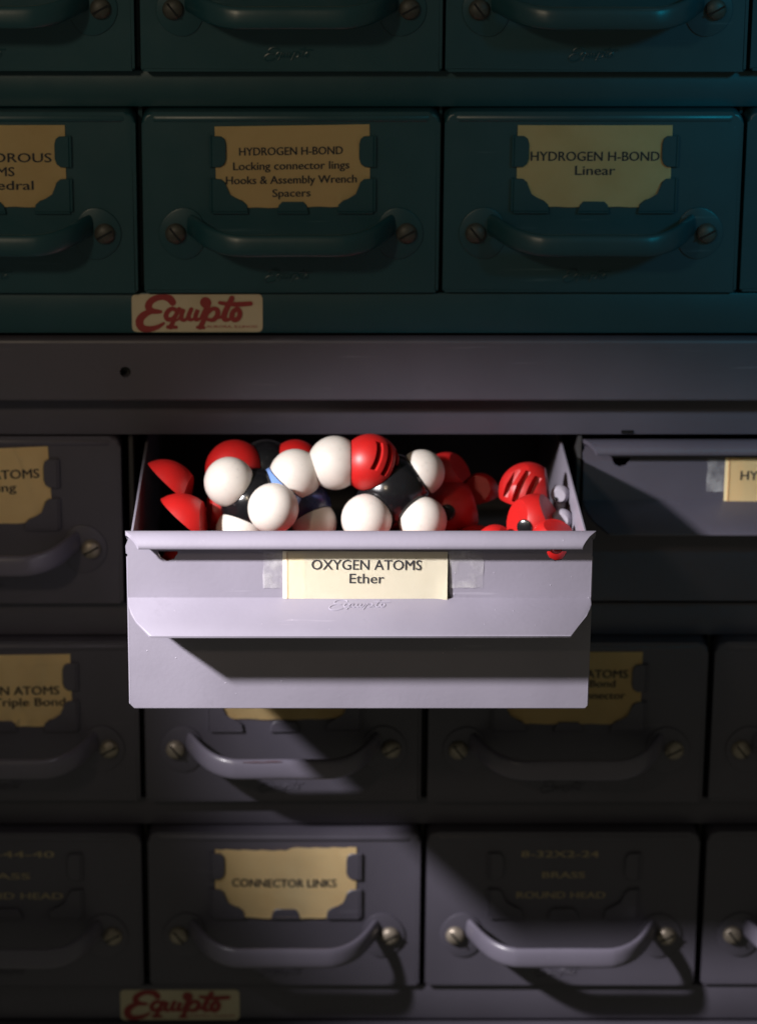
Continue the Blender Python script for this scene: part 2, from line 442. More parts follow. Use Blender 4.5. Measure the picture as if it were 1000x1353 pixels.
HX0, HX1, HZ0, HZ1 = 35.0, 107.8, 41.2, 79.8
def add_holder(root, mat, dz=0):
    bm = bmesh.new(); x0, x1, z0, z1 = HX0, HX1, HZ0 + dz, HZ1 + dz
    y0, y1 = -1.9, -1.25
    def tab(pts): prism(bm, pts, y0, y1, .35, 1)
    def rev(pts): return [(x0 + x1 - x, z) for x, z in pts][::-1]
    up = [(x0 - 2, z1 - 3), (x0 + 2.6, z1 - 3.2), (x0 + 4.2, z1 - 4.4), (x0 + 4.9, z1 - 7), (x0 + 4.9, z1 - 14), (x0 + 4.0, z1 - 16.6), (x0 + 2.2, z1 - 18), (x0 - 2, z1 - 18.2)]
    lo = [(x0 - 2, z1 - 23.5), (x0 + 2.4, z1 - 23.8), (x0 + 4.4, z1 - 25.4), (x0 + 4.9, z1 - 28), (x0 + 6.2, z1 - 31.2), (x0 + 9.0, z1 - 33.0), (x0 + 12.4, z1 - 34.2), (x0 + 14.6, z1 - 36.2), (x0 + 15.2, z0 - 1), (x0 - 2, z0 - 1)]
    for q in (up, lo): tab(q); tab(rev(q))
    mid = (x0 + x1) / 2
    tab([(mid - 7.6, z0 - 1), (mid - 6.6, z0 + 2.2), (mid - 5, z0 + 3.8), (mid + 5, z0 + 3.8), (mid + 6.6, z0 + 2.2), (mid + 7.6, z0 - 1)])
    # spines joining the tabs to the panel (each side and foot)
    box(bm, x0 - 3.2, x0 - 2.0, y0 + .1, .2, z1 - 18.2, z1 - 3, .3, 1); box(bm, x1 + 2.0, x1 + 3.2, y0 + .1, .2, z1 - 18.2, z1 - 3, .3, 1)
    box(bm, x0 - 3.2, x0 - 2.0, y0 + .1, .2, z0 - 1, z1 - 23.5, .3, 1); box(bm, x1 + 2.0, x1 + 3.2, y0 + .1, .2, z0 - 1, z1 - 23.5, .3, 1)
    box(bm, x0 - 2, x0 + 15.2, y0 + .1, .2, z0 - 2.1, z0 - 1.02, .3, 1); box(bm, x1 - 15.2, x1 + 2, y0 + .1, .2, z0 - 2.1, z0 - 1.02, .3, 1)
    box(bm, mid - 7.6, mid + 7.6, y0 + .1, .2, z0 - 2.1, z0 - 1.02, .3, 1)
    obj('label_holder', bm, mat, root)

def card(root, lines, tilt=0.0, dz=0.0, dx=0.0, mat='card', inkm='ink', torn=False, curl=.35, bold=.024, name='label_card'):
    """card slipped behind the tabs, slightly bowed"""
    x0, x1, z0, z1 = HX0 - .2 + dx, HX1 + .2 + dx, HZ0 - .6 + dz, HZ1 + .3 + dz
    bm = bmesh.new(); nx, nz = 24, 8
    grid = []
    for j in range(nz + 1):
        row = []
        for i in range(nx + 1):
            u = i / nx; v = j / nz
            x = x0 + (x1 - x0) * u; z = z0 + (z1 - z0) * v
            if torn and v == 1: z -= (1.6 if u < .54 else 0) + .25 * math.sin(i * 2.1)
            if j == 0: z += .2 * math.sin(i * 1.3) - (1.2 * math.sin(u * math.pi) if torn else 0)
            yb = -.55 - curl * (4 * u * (1 - u)) * .8
            row.append(bm.verts.new((x, yb, z)))
        grid.append(row)
    for j in range(nz):
        for i in range(nx): bm.faces.new((grid[j][i], grid[j][i + 1], grid[j + 1][i + 1], grid[j + 1][i]))
    r = bmesh.ops.solidify(bm, geom=bm.faces[:], thickness=.22)
    c = ((x0 + x1) / 2, 0, (z0 + z1) / 2)
    bmesh.ops.rotate(bm, cent=c, matrix=Matrix.Rotation(tilt, 3, 'Y'), verts=bm.verts)
    o = obj(name, bm, M[mat], root)
    if lines:
        lt = bmesh.new()
        for (t, x, z, h, w) in lines:
            b = text_mesh(t, h, w, bold)
            bmesh.ops.translate(b, vec=(x + dx, 0, z + dz), verts=b.verts); merge(lt, b)
        bmesh.ops.rotate(lt, cent=c, matrix=Matrix.Rotation(tilt, 3, 'Y'), verts=lt.verts)
        for v in lt.verts:
            u = (v.co.x - x0) / (x1 - x0)
            v.co.y += -.55 - curl * 4 * u * (1 - u) * .8 - .26
        obj('lettering', lt, M[inkm], o, smooth=False)
    return o

protos = {}
def copy_tree(o, parent=None):
    c = o.copy(); C.objects.link(c); c.parent = parent
    for ch in list(o.children): copy_tree(ch, c)
    return c
def std_drawer(kind, loc, label, group):
    if kind not in protos:
        r = empty('storage_drawer', loc, label, 'drawer', group)
        std_drawer_parts(r, M[kind])
        protos[kind] = copy_list = r
        return r
    # copy only the shared parts (labels are added afterwards to each)
    p = protos[kind]
    r = p.copy(); C.objects.link(r); r.location = mm(*loc); r['label'] = label; r['group'] = group
    for ch in list(p.children):
        if ch.name.startswith(('label_card',)): continue
        copy_tree(ch, r)
    return r

UX = [-76 - 144.2, -76, -76 + 143.2, -76 + 286.6]    # upper cabinet columns
UY = -16
LX = [-80.3 - 144.6, -80.3, 64.2, 209.2]
GU = 'teal storage drawers of the upper cabinet'; GL = 'grey storage drawers of the lower cabinet'
ZR1, ZR2 = 224.3, 119.5 - 2.4
up = {}
spec_u = [
    (0, ZR1, 'teal drawer cropped by the top left corner of the picture'),
    (1, ZR1, 'teal drawer in the top row, directly above the drawer with the four line card'),
    (2, ZR1, 'teal drawer in the top row, directly above the hydrogen H-bond linear drawer'),
    (3, ZR1, 'teal drawer of which only a sliver shows in the top right corner'),
    (0, ZR2, 'teal drawer cut by the left picture edge, orange card ending in OROUS, MS and dral'),
    (1, ZR2, 'teal drawer with four line card: locking connector lings, hooks and assembly wrench, spacers'),
    (2, ZR2, 'teal drawer with orange card reading hydrogen H-bond linear'),
    (3, ZR2, 'teal drawer strip at the right edge, beside the drawer with the linear card'),
]
for c, z, lab in spec_u: up[(c, z)] = std_drawer('teal', (UX[c], UY, z), lab, GU)
tx = 71.5
TD = {
    (0, ZR1): [("CARBON ATOMS", tx, 64, 4.2, 52), ("Tetrahedral", tx, 57, 4, 34)],
    (1, ZR1): [("SULPHUR ATOMS", tx, 64, 4.2, 52)],
    (2, ZR1): [("NITROGEN ATOMS", tx, 64, 4.2, 54)],
    (3, ZR1): [("HYDROGEN ATOMS", tx, 64, 4.2, 54)],
}
jr = random.Random(11)
def settle(d):
    d.location += mm(jr.uniform(-.3, .3), jr.uniform(-.7, .9), jr.uniform(-.2, .2)); d.rotation_euler = (math.radians(jr.uniform(-.25, .25)), 0, math.radians(jr.uniform(-.35, .35)))
card(up[(0, ZR2)], [("PHOSPHOROUS", tx, 62.3, 4.6, 59), ("ATOMS", tx, 55.6, 4.6, 24), ("Tetrahedral", tx, 49, 4.6, 42)], curl=.3, dz=1.8)
card(up[(1, ZR2)], [("HYDROGEN H-BOND", tx - 1, 66.0, 4.0, 49), ("Locking connector lings", tx - 1, 59.0, 4.0, 55), ("Hooks & Assembly Wrench", tx - 1, 52.2, 4.0, 62), ("Spacers", tx - 1, 45.8, 3.9, 18)], tilt=-.014, dz=1.6)
card(up[(2, ZR2)], [("HYDROGEN H-BOND", tx, 63.0, 4.7, 61), ("Linear", tx, 56.2, 4.7, 19)], dz=1.6, dx=-.3)
card(up[(3, ZR2)], [("HYDROGEN H-BOND", tx, 63.0, 4.7, 61)], dz=1.4)
for k in TD: card(up[k], TD[k], dz=1.6)

lo = {}
Z3, Z4, Z5 = -48.6, -157.6, -262.9
spec_l = [
    (0, Z3, 'grey drawer left of the open drawer, tilted orange card ending in TOMS and ing'),
    (0, Z4, 'grey drawer at the left edge whose orange card ends in ATOMS and Triple Bond'),
    (1, Z4, 'grey drawer below the open drawer, card mostly hidden, scuff on its handle'),
    (2, Z4, 'grey drawer in deep shadow, its orange card half hidden behind the open drawer'),
    (3, Z4, 'dark grey drawer at the right edge in the shadowed row below the open drawer'),
    (0, Z5, 'bottom left corner grey drawer with faint typed lines ending in 44-40 and HEAD'),
    (1, Z5, 'grey drawer whose torn yellow card reads connector links'),
    (2, Z5, 'grey drawer with faint typed lines instead of a card and a brightly lit handle'),
    (3, Z5, 'bottom row grey drawer cut by the right picture edge, beside the brightly lit handle'),
]
for c, z, lab in spec_l:
    x = LX[c] - (6.6 if z == Z3 else 0)
    lo[(c, z)] = std_drawer('grey', (x, 0, z), lab, GL)
card(lo[(0, Z3)], [("NITROGEN ATOMS", tx, 64.0, 4.9, 62), ("Connecting", tx, 57.4, 4.6, 38)], tilt=-.04, dz=1.6, dx=-1.8, mat='card_light')
card(lo[(0, Z4)], [("NITROGEN ATOMS", tx, 58.2, 4.8, 60), ("Linear Triple Bond", tx + 4, 52.0, 4.6, 58)], dz=1.0, dx=-.8, mat='card_light', tilt=-.01)
card(lo[(1, Z4)], [("CARBON ATOMS", tx, 64.0, 4.8, 56), ("Tetrahedral", tx, 57.2, 4.6, 38)], torn=True, dz=6.3)
card(lo[(2, Z4)], [("HYDROGEN ATOMS", tx, 66, 4.6, 58), ("Single Bond", tx + 8, 61.0, 4.0, 30), ("Linear connector", tx + 6, 54.5, 4.0, 44)], dz=3.2)
card(lo[(3, Z4)], [("OXYGEN ATOMS", tx, 62, 4.6, 56)])
card(lo[(1, Z5)], [("CONNECTOR LINKS", tx - 1, 57.6, 4.8, 54)], torn=True, tilt=.004, curl=1.3, mat='card_light')
def typed(root, lines, tilt=0):
    lettering(root, lines, M['grayink'], y=-.3, name='typed_lettering', bold=.02)
typed(lo[(0, Z5)], [("6-44-40", 78, 74.2, 3.8, 36), ("BRASS", 68, 61.8, 3.6, 30), ("ROUND HEAD", 72, 50.4, 3.8, 56)])
typed(lo[(2, Z5)], [("8-32X2-24", 69, 74.0, 3.8, 40), ("BRASS", 71, 62.2, 3.6, 22), ("ROUND HEAD", 70, 50.6, 3.8, 46)])
typed(lo[(3, Z5)], [("8-32X3-16", 69, 74.0, 3.8, 40), ("BRASS", 71, 62.2, 3.6, 22)])

for d in list(up.values()) + list(lo.values()): settle(d)
# scuff of bare red primer on the handle below the open drawer
bm = bmesh.new()
for (a, b, z) in ((50, 64, 34.2), (62, 70, 34.5)):
    tube(bm, [(a, -28.9, z), ((a + b) / 2, -29.0, z + .1), (b, -28.9, z - .05)], [.1, .26, .1], 5)
obj('paint_scuff', bm, M['rust'], lo[(1, Z4)])

# ------------------------------------------------------------ bin drawers (hopper front with finger lip)
def bin_drawer(root, mat, W=209.4, H=86.0, lab_mat='cream', lines=None, logo=True, tape_scale=1.0):
    """origin: front face, left bottom; face at y=0, z 0..H"""
    # front panel with two small notches just under the rim
    bm = bmesh.new()
    def hole(cx): return [(cx - 4.6, H - 11), (cx - 3.4, H - 13.2), (cx - .6, H - 14.6), (cx + 2.4, H - 13.8), (cx + 4.2, H - 11)]
    h1, h2 = hole(18.5), hole(W - 15.8)
    ztop = H - 4; zb = H - 11
    # top strip above the notches / below: build as prisms meeting at zb
    prism(bm, [(0, 1.9), (1.7, 0), (W - 1.0, 0), (W, 1.2), (W, zb)] + [(W, zb)][:0] + h2[::-1] + h1[::-1] + [(0, zb)], 0, 1.4)
    t = bmesh.new()
    prism(t, [(-.6, zb + .003), (h1[0][0], zb + .003), (h1[0][0], zb + 1.2), (h1[-1][0], zb + 1.2), (h1[-1][0], zb + .003), (h2[0][0], zb + .003), (h2[0][0], zb + 1.2), (h2[-1][0], zb + 1.2), (h2[-1][0], zb + .003), (W, zb + .003), (W, ztop), (.6, ztop), (-.8, zb + 3.4)], 0, 1.4)
    merge(bm, t)
    obj('front_panel', bm, mat, root, smooth=False)
    # folded vertical edges (catch the light)
    for x in (.15, W - .15):
        b2 = bmesh.new(); tube(b2, [(x, .55, 2.0), (x, .55, H - 12.5)], .62, 8)
        obj('folded_edge', b2, mat, root)
    b2 = bmesh.new(); tube(b2, [(1.9, .6, .12), (W - 1.2, .6, .12)], .6, 8); obj('folded_edge', b2, mat, root)
    # rim: rolled outwards, ends mitred
    bm = bmesh.new()
    prof = [(1.6, H - 1.0), (.9, H - .35), (-.4, H), (-2.6, H - .1), (-5.0, H - .9), (-6.9, H - 2.4), (-7.9, H - 4.2), (-8.0, H - 5.6), (-7.5, H - 6.3), (-6.8, H - 6.0), (-6.5, H - 4.9), (-5.6, H - 3.6), (-3.8, H - 2.5), (-1.4, H - 1.9), (.2, H - 2.4), (1.4, H - 4.6)]
    xl = lambda y, z: -.8 + max(0, (-y) * .75 - .5) * 1.0 + max(0, (H - 2 - z)) * .25
    xr = lambda y, z: W + 1.4 - max(0, (-y - 1.2) * .85) - max(0, (H - 2 - z)) * .25
    A = [bm.verts.new((xl(y, z), y, z)) for y, z in prof]; B = [bm.verts.new((xr(y, z), y, z)) for y, z in prof]
    n = len(prof)
    for k in range(n): bm.faces.new((A[k], A[(k + 1) % n], B[(k + 1) % n], B[k]))
    bm.faces.new(A[::-1]); bm.faces.new(B)
    obj('rolled_rim', bm, mat, root, angle=45)
    # finger lip: plate sloping forward and down
    bm = bmesh.new()
    P0 = Vector((0, -.05, H - 32.0)); D = Vector((0, -24, -9.4)); Ld = D.length; D.normalize(); N = Vector((0, 9.4, -24)).normalized()
    outline = [(0, 0), (W, 0), (W, Ld * .18), (W - .8, Ld * .32), (W - 2.8, Ld * .48), (W - 10.2, Ld * .985), (W - 11, Ld), (11.6, Ld), (10.6, Ld * .985), (4.2, Ld * .62), (1.6, Ld * .40), (.3, Ld * .18)]
    t = bmesh.new()
    rows = []
    for off in (0, 1.3):
        rows.append([t.verts.new(P0 + Vector((x, 0, 0)) + D * d + N * off) for x, d in outline])
    ft = t.faces.new(rows[0]); t.faces.new(rows[1][::-1])
    for i in range(len(outline)):
        j = (i + 1) % len(outline); t.faces.new((rows[0][i], rows[0][j], rows[1][j], rows[1][i]))
    es = [e for e in t.edges if all(v in rows[0] for v in e.verts) and not (e.verts[0].co.y > -.2 and e.verts[1].co.y > -.2)]
    bmesh.ops.bevel(t, geom=es, offset=.45, segments=2, affect='EDGES', profile=.5)
    merge(bm, t)
    lip = obj('finger_lip', bm, mat, root)
    if logo:
        b2 = relief_word(90.5, 0, 29, 7.0)
        # lay on the sloping lip
        for v in b2.verts:
            x, y, z = v.co; d = 8.6 - z
            v.co = P0 + Vector((x, 0, 0)) + D * d - N * (-.10 + (-y - .1) * 1.0)
        obj('embossed_script', b2, mat, lip, angle=60)
    # sides, floor, back
    SH = H - 8.6; dep = 285
    for x0, x1 in ((.4, 1.6), (W - 1.6, W - .4)):
        bm = bmesh.new(); box(bm, x0, x1, 1.42, dep, .3, SH, .25, 1)
        obj('side_panel', bm, mat, root)
    bm = bmesh.new(); box(bm, 1.62, W - 1.62, 1.42, dep, .3, 1.4); obj('floor_panel', bm, M['inside'], root)
    bm = bmesh.new(); box(bm, 1.62, W - 1.62, dep - 1.2, dep - .1, 1.42, SH); obj('back_panel', bm, M['inside'], root)
    # taped label
    L0, L1, zt, zbm = 71.5, 144.3, H - 9.4, H - 32.9
    def strip(x0, x1, z0, z1, y, name, wav=.25, mat_=M['tape']):
        b = bmesh.new(); nx = 8; g = []
        rr = random.Random(int(x0 * 10))
        for j in range(4):
            g.append([])
            for i in range(nx + 1):
                u = i / nx; zz = z0 + (z1 - z0) * j / 3
                x = x0 + (x1 - x0) * u + (rr.uniform(-.35, .35) if i in (0, nx) else 0)
                zz += (rr.uniform(-.2, .2) if j == 0 else 0)
                g[-1].append(b.verts.new((x, y - wav * rr.random(), zz)))
        for j in range(3):
            for i in range(nx): b.faces.new((g[j][i], g[j][i + 1], g[j + 1][i + 1], g[j + 1][i]))
        bmesh.ops.solidify(b, geom=b.faces[:], thickness=.05)
        return obj(name, b, mat_, root)
    strip(L0 - 10.2, L0 + 1, H - 27.4, H - 9.5, -.15, 'tape_strip')
    strip(L1 - 1, L1 + 16, H - 27.2, H - 9.5, -.15, 'tape_strip')
    bm = bmesh.new(); nx = 30; g = []
    for j in range(6):
        g.append([])
        for i in range(nx + 1):
            u = i / nx; v = j / 5
            x = L0 + (L1 - L0) * u; z = zbm + (zt - zbm) * v - .8 * u * (0.0) - u * .35
            y = -.75 - 1.1 * max(0, (u - .9) / .1) ** 2 * (1 - v) * .8 - .2 * math.sin(u * 3.1)
            g[-1].append(bm.verts.new((x, y, z)))
    for j in range(5):
        for i in range(nx): bm.faces.new((g[j][i], g[j][i + 1], g[j + 1][i + 1], g[j + 1][i]))
    bmesh.ops.solidify(bm, geom=bm.faces[:], thickness=.25)
    cd = obj('label_card', bm, M[lab_mat], root)
    # older card behind, peeking at the left edge; black sliver for gap shade at right
    bm = bmesh.new(); box(bm, L0 - 1.5, L0 + 8, -.5, -.25, zbm + .6, zt - .2); obj('backing_card', bm, M[lab_mat], cd)
    bm = bmesh.new(); prism(bm, [(L1 - .5, zbm + .4), (L1 + 1.9, zbm + .2), (L1 + .9, zbm + 4.0), (L1 + .5, zt - 1), (L1 - .5, zt - 1)], -.32, -.2)
    obj('gap_shade', bm, M['ink'], cd, smooth=False)
    bm = bmesh.new(); box(bm, L0 + .45, L0 + .65, -1.05, -1.03, zbm + .5, zt - .5); obj('printed_border', bm, M['redink'], cd)
    if lines: lettering(cd, lines, M['ink'], y=-1.12, bold=.010, rot=.006, pivot=(108, 60))
    return root

ob = empty('bin_drawer', (-79.0, -145, -45.9), 'pulled out light grey drawer of red and white atoms, card reads oxygen atoms ether', 'drawer', 'wide bin drawers with a rolled rim and finger lip')
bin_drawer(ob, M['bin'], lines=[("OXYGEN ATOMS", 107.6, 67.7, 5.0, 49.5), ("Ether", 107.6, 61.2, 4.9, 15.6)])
cb = empty('bin_drawer', (139.6, 0, -47.0), 'closed grey bin drawer at right, tan card starting HYD, crossed by a diagonal shadow', 'drawer', 'wide bin drawers with a rolled rim and finger lip')
bin_drawer(cb, M['grey'], lines=[("HYDROGEN ATOMS", 108.5, 64.0, 5.0, 62), ("Linear", 107, 57.6, 4.7, 18)], H=85.2, lab_mat='card_light', logo=True)

# ------------------------------------------------------------ cabinets
def cabinet(name, loc, label, builders):
    r = empty(name, loc, label, 'cabinet', 'stacked steel drawer cabinets')
    return r
X0, X1 = -245, 372
ucab = empty('drawer_cabinet', (60, 0, 37), 'dark teal drawer cabinet at the top, standing forward on a grey base band', 'cabinet')
lcab = empty('drawer_cabinet', (60, 0, -300), 'grey lower drawer cabinet that holds the open drawer', 'cabinet')
def cpart(name, mat, parent, boxes, bev=0):
    bm = bmesh.new()
    for b in boxes: box(bm, *b, bev)
    ox, oy, oz = parent.location / MM
    bmesh.ops.translate(bm, vec=(-ox, -oy, -oz), verts=bm.verts)
    return obj(name, bm, mat, parent)
# upper: rails are set back behind the drawer fronts
YR = UY + 9
cpart('rail', M['teal'], ucab, [(X0, X1, YR, YR + 6, ZR2 + DH + 1.2 - .6, ZR1 - 1.0)], .8)
cpart('rail', M['teal'], ucab, [(X0, X1, YR, YR + 6, ZR1 + DH + .6, ZR1 + DH + 18)], .8)
cpart('divider', M['teal'], ucab, [(UX[1] - 2.6, UX[1] - .6, YR + 7, 280, 100, 330)])
cpart('divider', M['teal'], ucab, [(UX[2] - 2.0, UX[2] - .6, YR + 7, 280, 100, 330)])
cpart('divider', M['teal'], ucab, [(UX[3] - 2.0, UX[3] - .6, YR + 7, 280, 100, 330)])
cpart('side_panel', M['teal'], ucab, [(X0 - 2, X0 - .01, YR, 300, 60, 332)])
cpart('side_panel', M['teal'], ucab, [(X1 + .01, X1 + 2, YR, 300, 60, 332)])
cpart('back_panel', M['teal'], ucab, [(X0, X1, 300.1, 302, 60, 332)])
cpart('top_panel', M['teal'], ucab, [(X0, X1, YR + 6.1, 300, 330.1, 332)])
# flange carrying the emblem, then the proud base band
zf = ZR2 - 1.0
cpart('bottom_rail', M['teal'], ucab, [(X0, X1, UY + 3.0, UY + 40, 95.9, zf)], .7)
bm = bmesh.new()
# base band: sheet with rolled upper edge, drilled with one hole (ring of quads round it)
zb0, zb1 = 62.6, 93.6
def band_with_hole(bm, x0, x1, z0, z1, y0, y1, hx, hz, hr, n=24):
    f = []; e = []
    for k in range(n):
        a = 2 * math.pi * k / n; f.append((hx + hr * math.cos(a), hz + hr * math.sin(a)))
        m = max(abs(math.cos(a)), abs(math.sin(a))); e.append((hx + 12 * math.cos(a) / m, hz + 12 * math.sin(a) / m))
    fv = [bm.verts.new((x, y0, z)) for x, z in f]; bv = [bm.verts.new((x, y1, z)) for x, z in f]; ev = [bm.verts.new((x, y0, z)) for x, z in e]
    for k in range(n):
        j = (k + 1) % n; bm.faces.new((fv[k], fv[j], ev[j], ev[k])); bm.faces.new((fv[j], fv[k], bv[k], bv[j]))
    def q(xa, xb, za, zb_): bm.faces.new([bm.verts.new(p) for p in ((xa, y0, za), (xb, y0, za), (xb, y0, zb_), (xa, y0, zb_))])
    q(x0, hx - 12, z0, z1); q(hx + 12, x1, z0, z1); q(hx - 12, hx + 12, z0, hz - 12); q(hx - 12, hx + 12, hz + 12, z1)
band_with_hole(bm, X0, X1, zb0 + 1.2, zb1 - 1.5, UY - 1.0, UY + 5, -86.1, 77.5, 2.7)
def edge_strip(bm, pts):
    a = [bm.verts.new((X0, y, z)) for y, z in pts]; b = [bm.verts.new((X1, y, z)) for y, z in pts]
    for i in range(len(pts) - 1): bm.faces.new((a[i], a[i + 1], b[i + 1], b[i]))
edge_strip(bm, [(UY - 1.0, zb1 - 1.5), (UY - .6, zb1 - .5), (UY + .4, zb1), (UY + 9, zb1)])
edge_strip(bm, [(UY + 30, zb0), (UY + .6, zb0), (UY - .5, zb0 + .4), (UY - 1.0, zb0 + 1.2)])
ox, oy, oz = ucab.location / MM
bmesh.ops.translate(bm, vec=(-ox, -oy, -oz), verts=bm.verts)
obj('base_band', bm, M['base'], ucab)
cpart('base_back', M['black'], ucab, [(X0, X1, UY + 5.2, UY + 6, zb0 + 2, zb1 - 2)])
cpart('base_shelf', M['base'], ucab, [(X0, X1, UY + 31, 300, zb0 - .2, zb0 + 1.0)])
pl = name_plate(ucab, -82.6, -19.4, 96.9 - .3, 115.8 - .3, UY + 2.98)
pl.location = -ucab.location

# lower cabinet
cpart('top_panel', M['inside'], lcab, [(X0, X1, 6.6, 300, 57.8, 60)])
cpart('top_rail', M['grey'], lcab, [(X0, X1, .6, 6.5, 39.2 + 1.0, 60)], .8)
cpart('rail', M['grey'], lcab, [(X0, X1, 8, 14, Z4 + DH + .8, Z3 - 2.6)], .8)
cpart('rail', M['grey'], lcab, [(X0, X1, 8, 14, Z5 + DH + .8, Z4 - 1.2)], .8)
cpart('divider', M['inside'], lcab, [(-86.6, -84.6, 7.5, 299, Z3 - 2, 39)])
cpart('divider', M['inside'], lcab, [(136.4, 138.2, 2.5, 299, Z3 - 2, 39)])
for c in (1, 2, 3):
    cpart('divider', M['inside'], lcab, [(LX[c] - 2.4, LX[c] - .8, 15, 299, Z5, Z4 + DH + 2)])
cpart('shelf_panel', M['inside'], lcab, [(X0, X1, 14.2, 299, -52.6, -51.2)])
cpart('bottom_panel', M['inside'], lcab, [(X0, X1, 40.1, 299.9, -288, -286)])
cpart('side_panel', M['grey'], lcab, [(X0 - 2, X0 - .01, .6, 300, -310, 60)])
cpart('side_panel', M['grey'], lcab, [(X1 + .01, X1 + 2, .6, 300, -310, 60)])
cpart('back_panel', M['inside'], lcab, [(X0, X1, 300.1, 302, -310, 60)])
cpart('bottom_rail', M['grey'], lcab, [(X0, X1, 2.6, 40, -284.6, Z5 - 1.6)], .8)
cpart('base_band', M['base'], lcab, [(X0, X1, -2.4, 30, -312, -286.6)], 1.0)
pl = name_plate(lcab, -96.4, -33.4, -286.1 + .9, -267.4, 2.58)
pl.location = -lcab.location
# small black block on the top rail
bm = bmesh.new(); box(bm, 157.5, 163.5, -.1, .9, 41.0, 42.6, .3, 1)
ox, oy, oz = lcab.location / MM; bmesh.ops.translate(bm, vec=(-ox, -oy, -oz), verts=bm.verts)
obj('rail_mark', bm, M['black'], lcab)

# ------------------------------------------------------------ model atoms
def cut_sphere(c, r, planes, gap=.0, seg=40):
    """sphere about c (mm) trimmed by planes [(point, normal)] and capped, with softened rims"""
    bm = bmesh.new(); bmesh.ops.create_uvsphere(bm, u_segments=seg, v_segments=seg // 2, radius=r)
    bmesh.ops.translate(bm, vec=c, verts=bm.verts)
    for p, n in planes:
        g = bm.verts[:] + bm.edges[:] + bm.faces[:]
        res = bmesh.ops.bisect_plane(bm, geom=g, plane_co=p, plane_no=n, clear_outer=True, dist=1e-4)
        es = [e for e in res['geom_cut'] if isinstance(e, bmesh.types.BMEdge)]
        if es:
            try: bmesh.ops.edgeloop_fill(bm, edges=es)
            except Exception: bmesh.ops.holes_fill(bm, edges=es)
    return bm
def apply_boolean(o, cutter):
    md = o.modifiers.new("b", 'BOOLEAN'); md.object = cutter; md.operation = 'DIFFERENCE'; md.solver = 'EXACT'
    bpy.context.view_layer.update()
    dg = bpy.context.evaluated_depsgraph_get()
    me = bpy.data.meshes.new_from_object(o.evaluated_get(dg))
    old = o.data; o.modifiers.clear(); o.data = me; bpy.data.meshes.remove(old)
    me2 = cutter.data; bpy.data.objects.remove(cutter); bpy.data.meshes.remove(me2)
    for p in o.data.polygons: p.use_smooth = True
    o.data.set_sharp_from_angle(angle=math.radians(34))

def molecule(label, atoms, group=None, cat='molecular model', gap=.25):
    """atoms: (part name, material, centre, radius[, slots]). Overlapping spheres are trimmed at their common plane."""
    base = atoms[0][2]
    r = empty('molecular_model', base, label, cat, group)
    for i, a in enumerate(atoms):
        c = Vector(a[2]) - Vector(base); planes = []
        for j, b in enumerate(atoms):
            if i == j: continue
            d = Vector(b[2]) - Vector(a[2]); L = d.length
            if L < a[3] + b[3] - .3:
                t = (L * L + a[3] ** 2 - b[3] ** 2) / (2 * L)
                n = d.normalized(); planes.append((c + n * (t - gap), n))
        bm = cut_sphere(c, a[3], planes)
        o = obj(a[0], bm, M[a[1]], r, angle=38)
        if len(a) > 4:
            slot_cut(o, c, a[3], a[4])
    return r
def slot_cut(o, c, r, spec):
    """spec: (direction of the slotted cap, direction along the slots)"""
    dirn, along = Vector(spec[0]).normalized(), Vector(spec[1]); along = (along - dirn * along.dot(dirn)).normalized()
    side = dirn.cross(along)
    bm = bmesh.new()
    for k in (-1, 0, 1):
        cc = c + dirn * r * .92 + side * k * r * .40
        t = bmesh.new(); bmesh.ops.create_cube(t, size=1)
        for v in t.verts:
            q = v.co; v.co = cc + along * q.x * r * (1.15 - .12 * abs(k)) + side * q.y * r * .22 + dirn * q.z * r * .62
        merge(bm, t)
    finish(bm, False)
    me = bpy.data.meshes.new("cut"); bm.to_mesh(me); bm.free()
    co = bpy.data.objects.new("cut", me); C.objects.link(co)
    co.parent = o.parent
    apply_boolean(o, co)

SH = 0
molecule('model of white spheres on black and light blue plastic, left in the open drawer', [
    ('carbon_atom', 'black', (-23.5, -51, 22.5), 16.4),
    ('hydrogen_atom', 'white', (-35.1, -55, 33.7), 12.1),
    ('hydrogen_atom', 'white', (-29.5, -58, 9.5), 12.3),
    ('nitrogen_atom', 'blue', (-11.5, -49, 26.0), 13.2),
    ('hydrogen_atom', 'white', (-14.0, -71, 25.8), 12.1),
    ('hydrogen_atom', 'white', (-3.6, -48, 35.0), 12.6),
])
molecule('shaded blue and white model wedged behind the foremost white sphere', [
    ('nitrogen_atom', 'blue_shaded', (1.8, -47, 19.0), 12.0),
    ('hydrogen_atom', 'white', (5.6, -52, 12.0), 10.8),
])
molecule('black centred model with two red atoms at the back left of the open drawer', [
    ('carbon_atom', 'black', (-18.0, -20, 29.0), 14.6),
    ('oxygen_atom', 'red', (-33.0, -27, 31.0), 14.6),
    ('oxygen_atom', 'red', (-3.6, -22, 31.6), 12.6),
])
molecule('model with one slotted red atom between white spheres, middle of the open drawer', [
    ('carbon_atom', 'black', (43.5, -42, 24.5), 18.6),
    ('hydrogen_atom', 'white', (30.6, -58, 16.0), 12.2),
    ('hydrogen_atom', 'white', (57.6, -55, 14.2), 11.6),
    ('hydrogen_atom', 'white', (57.4, -40, 33.6), 11.2),
    ('oxygen_atom', 'red', (32.4, -46, 40.5), 14.0, ((.64, -.68, .34), (.45, .25, .85))),
    ('hydrogen_atom', 'white', (15.4, -46, 40.5), 13.0),
])
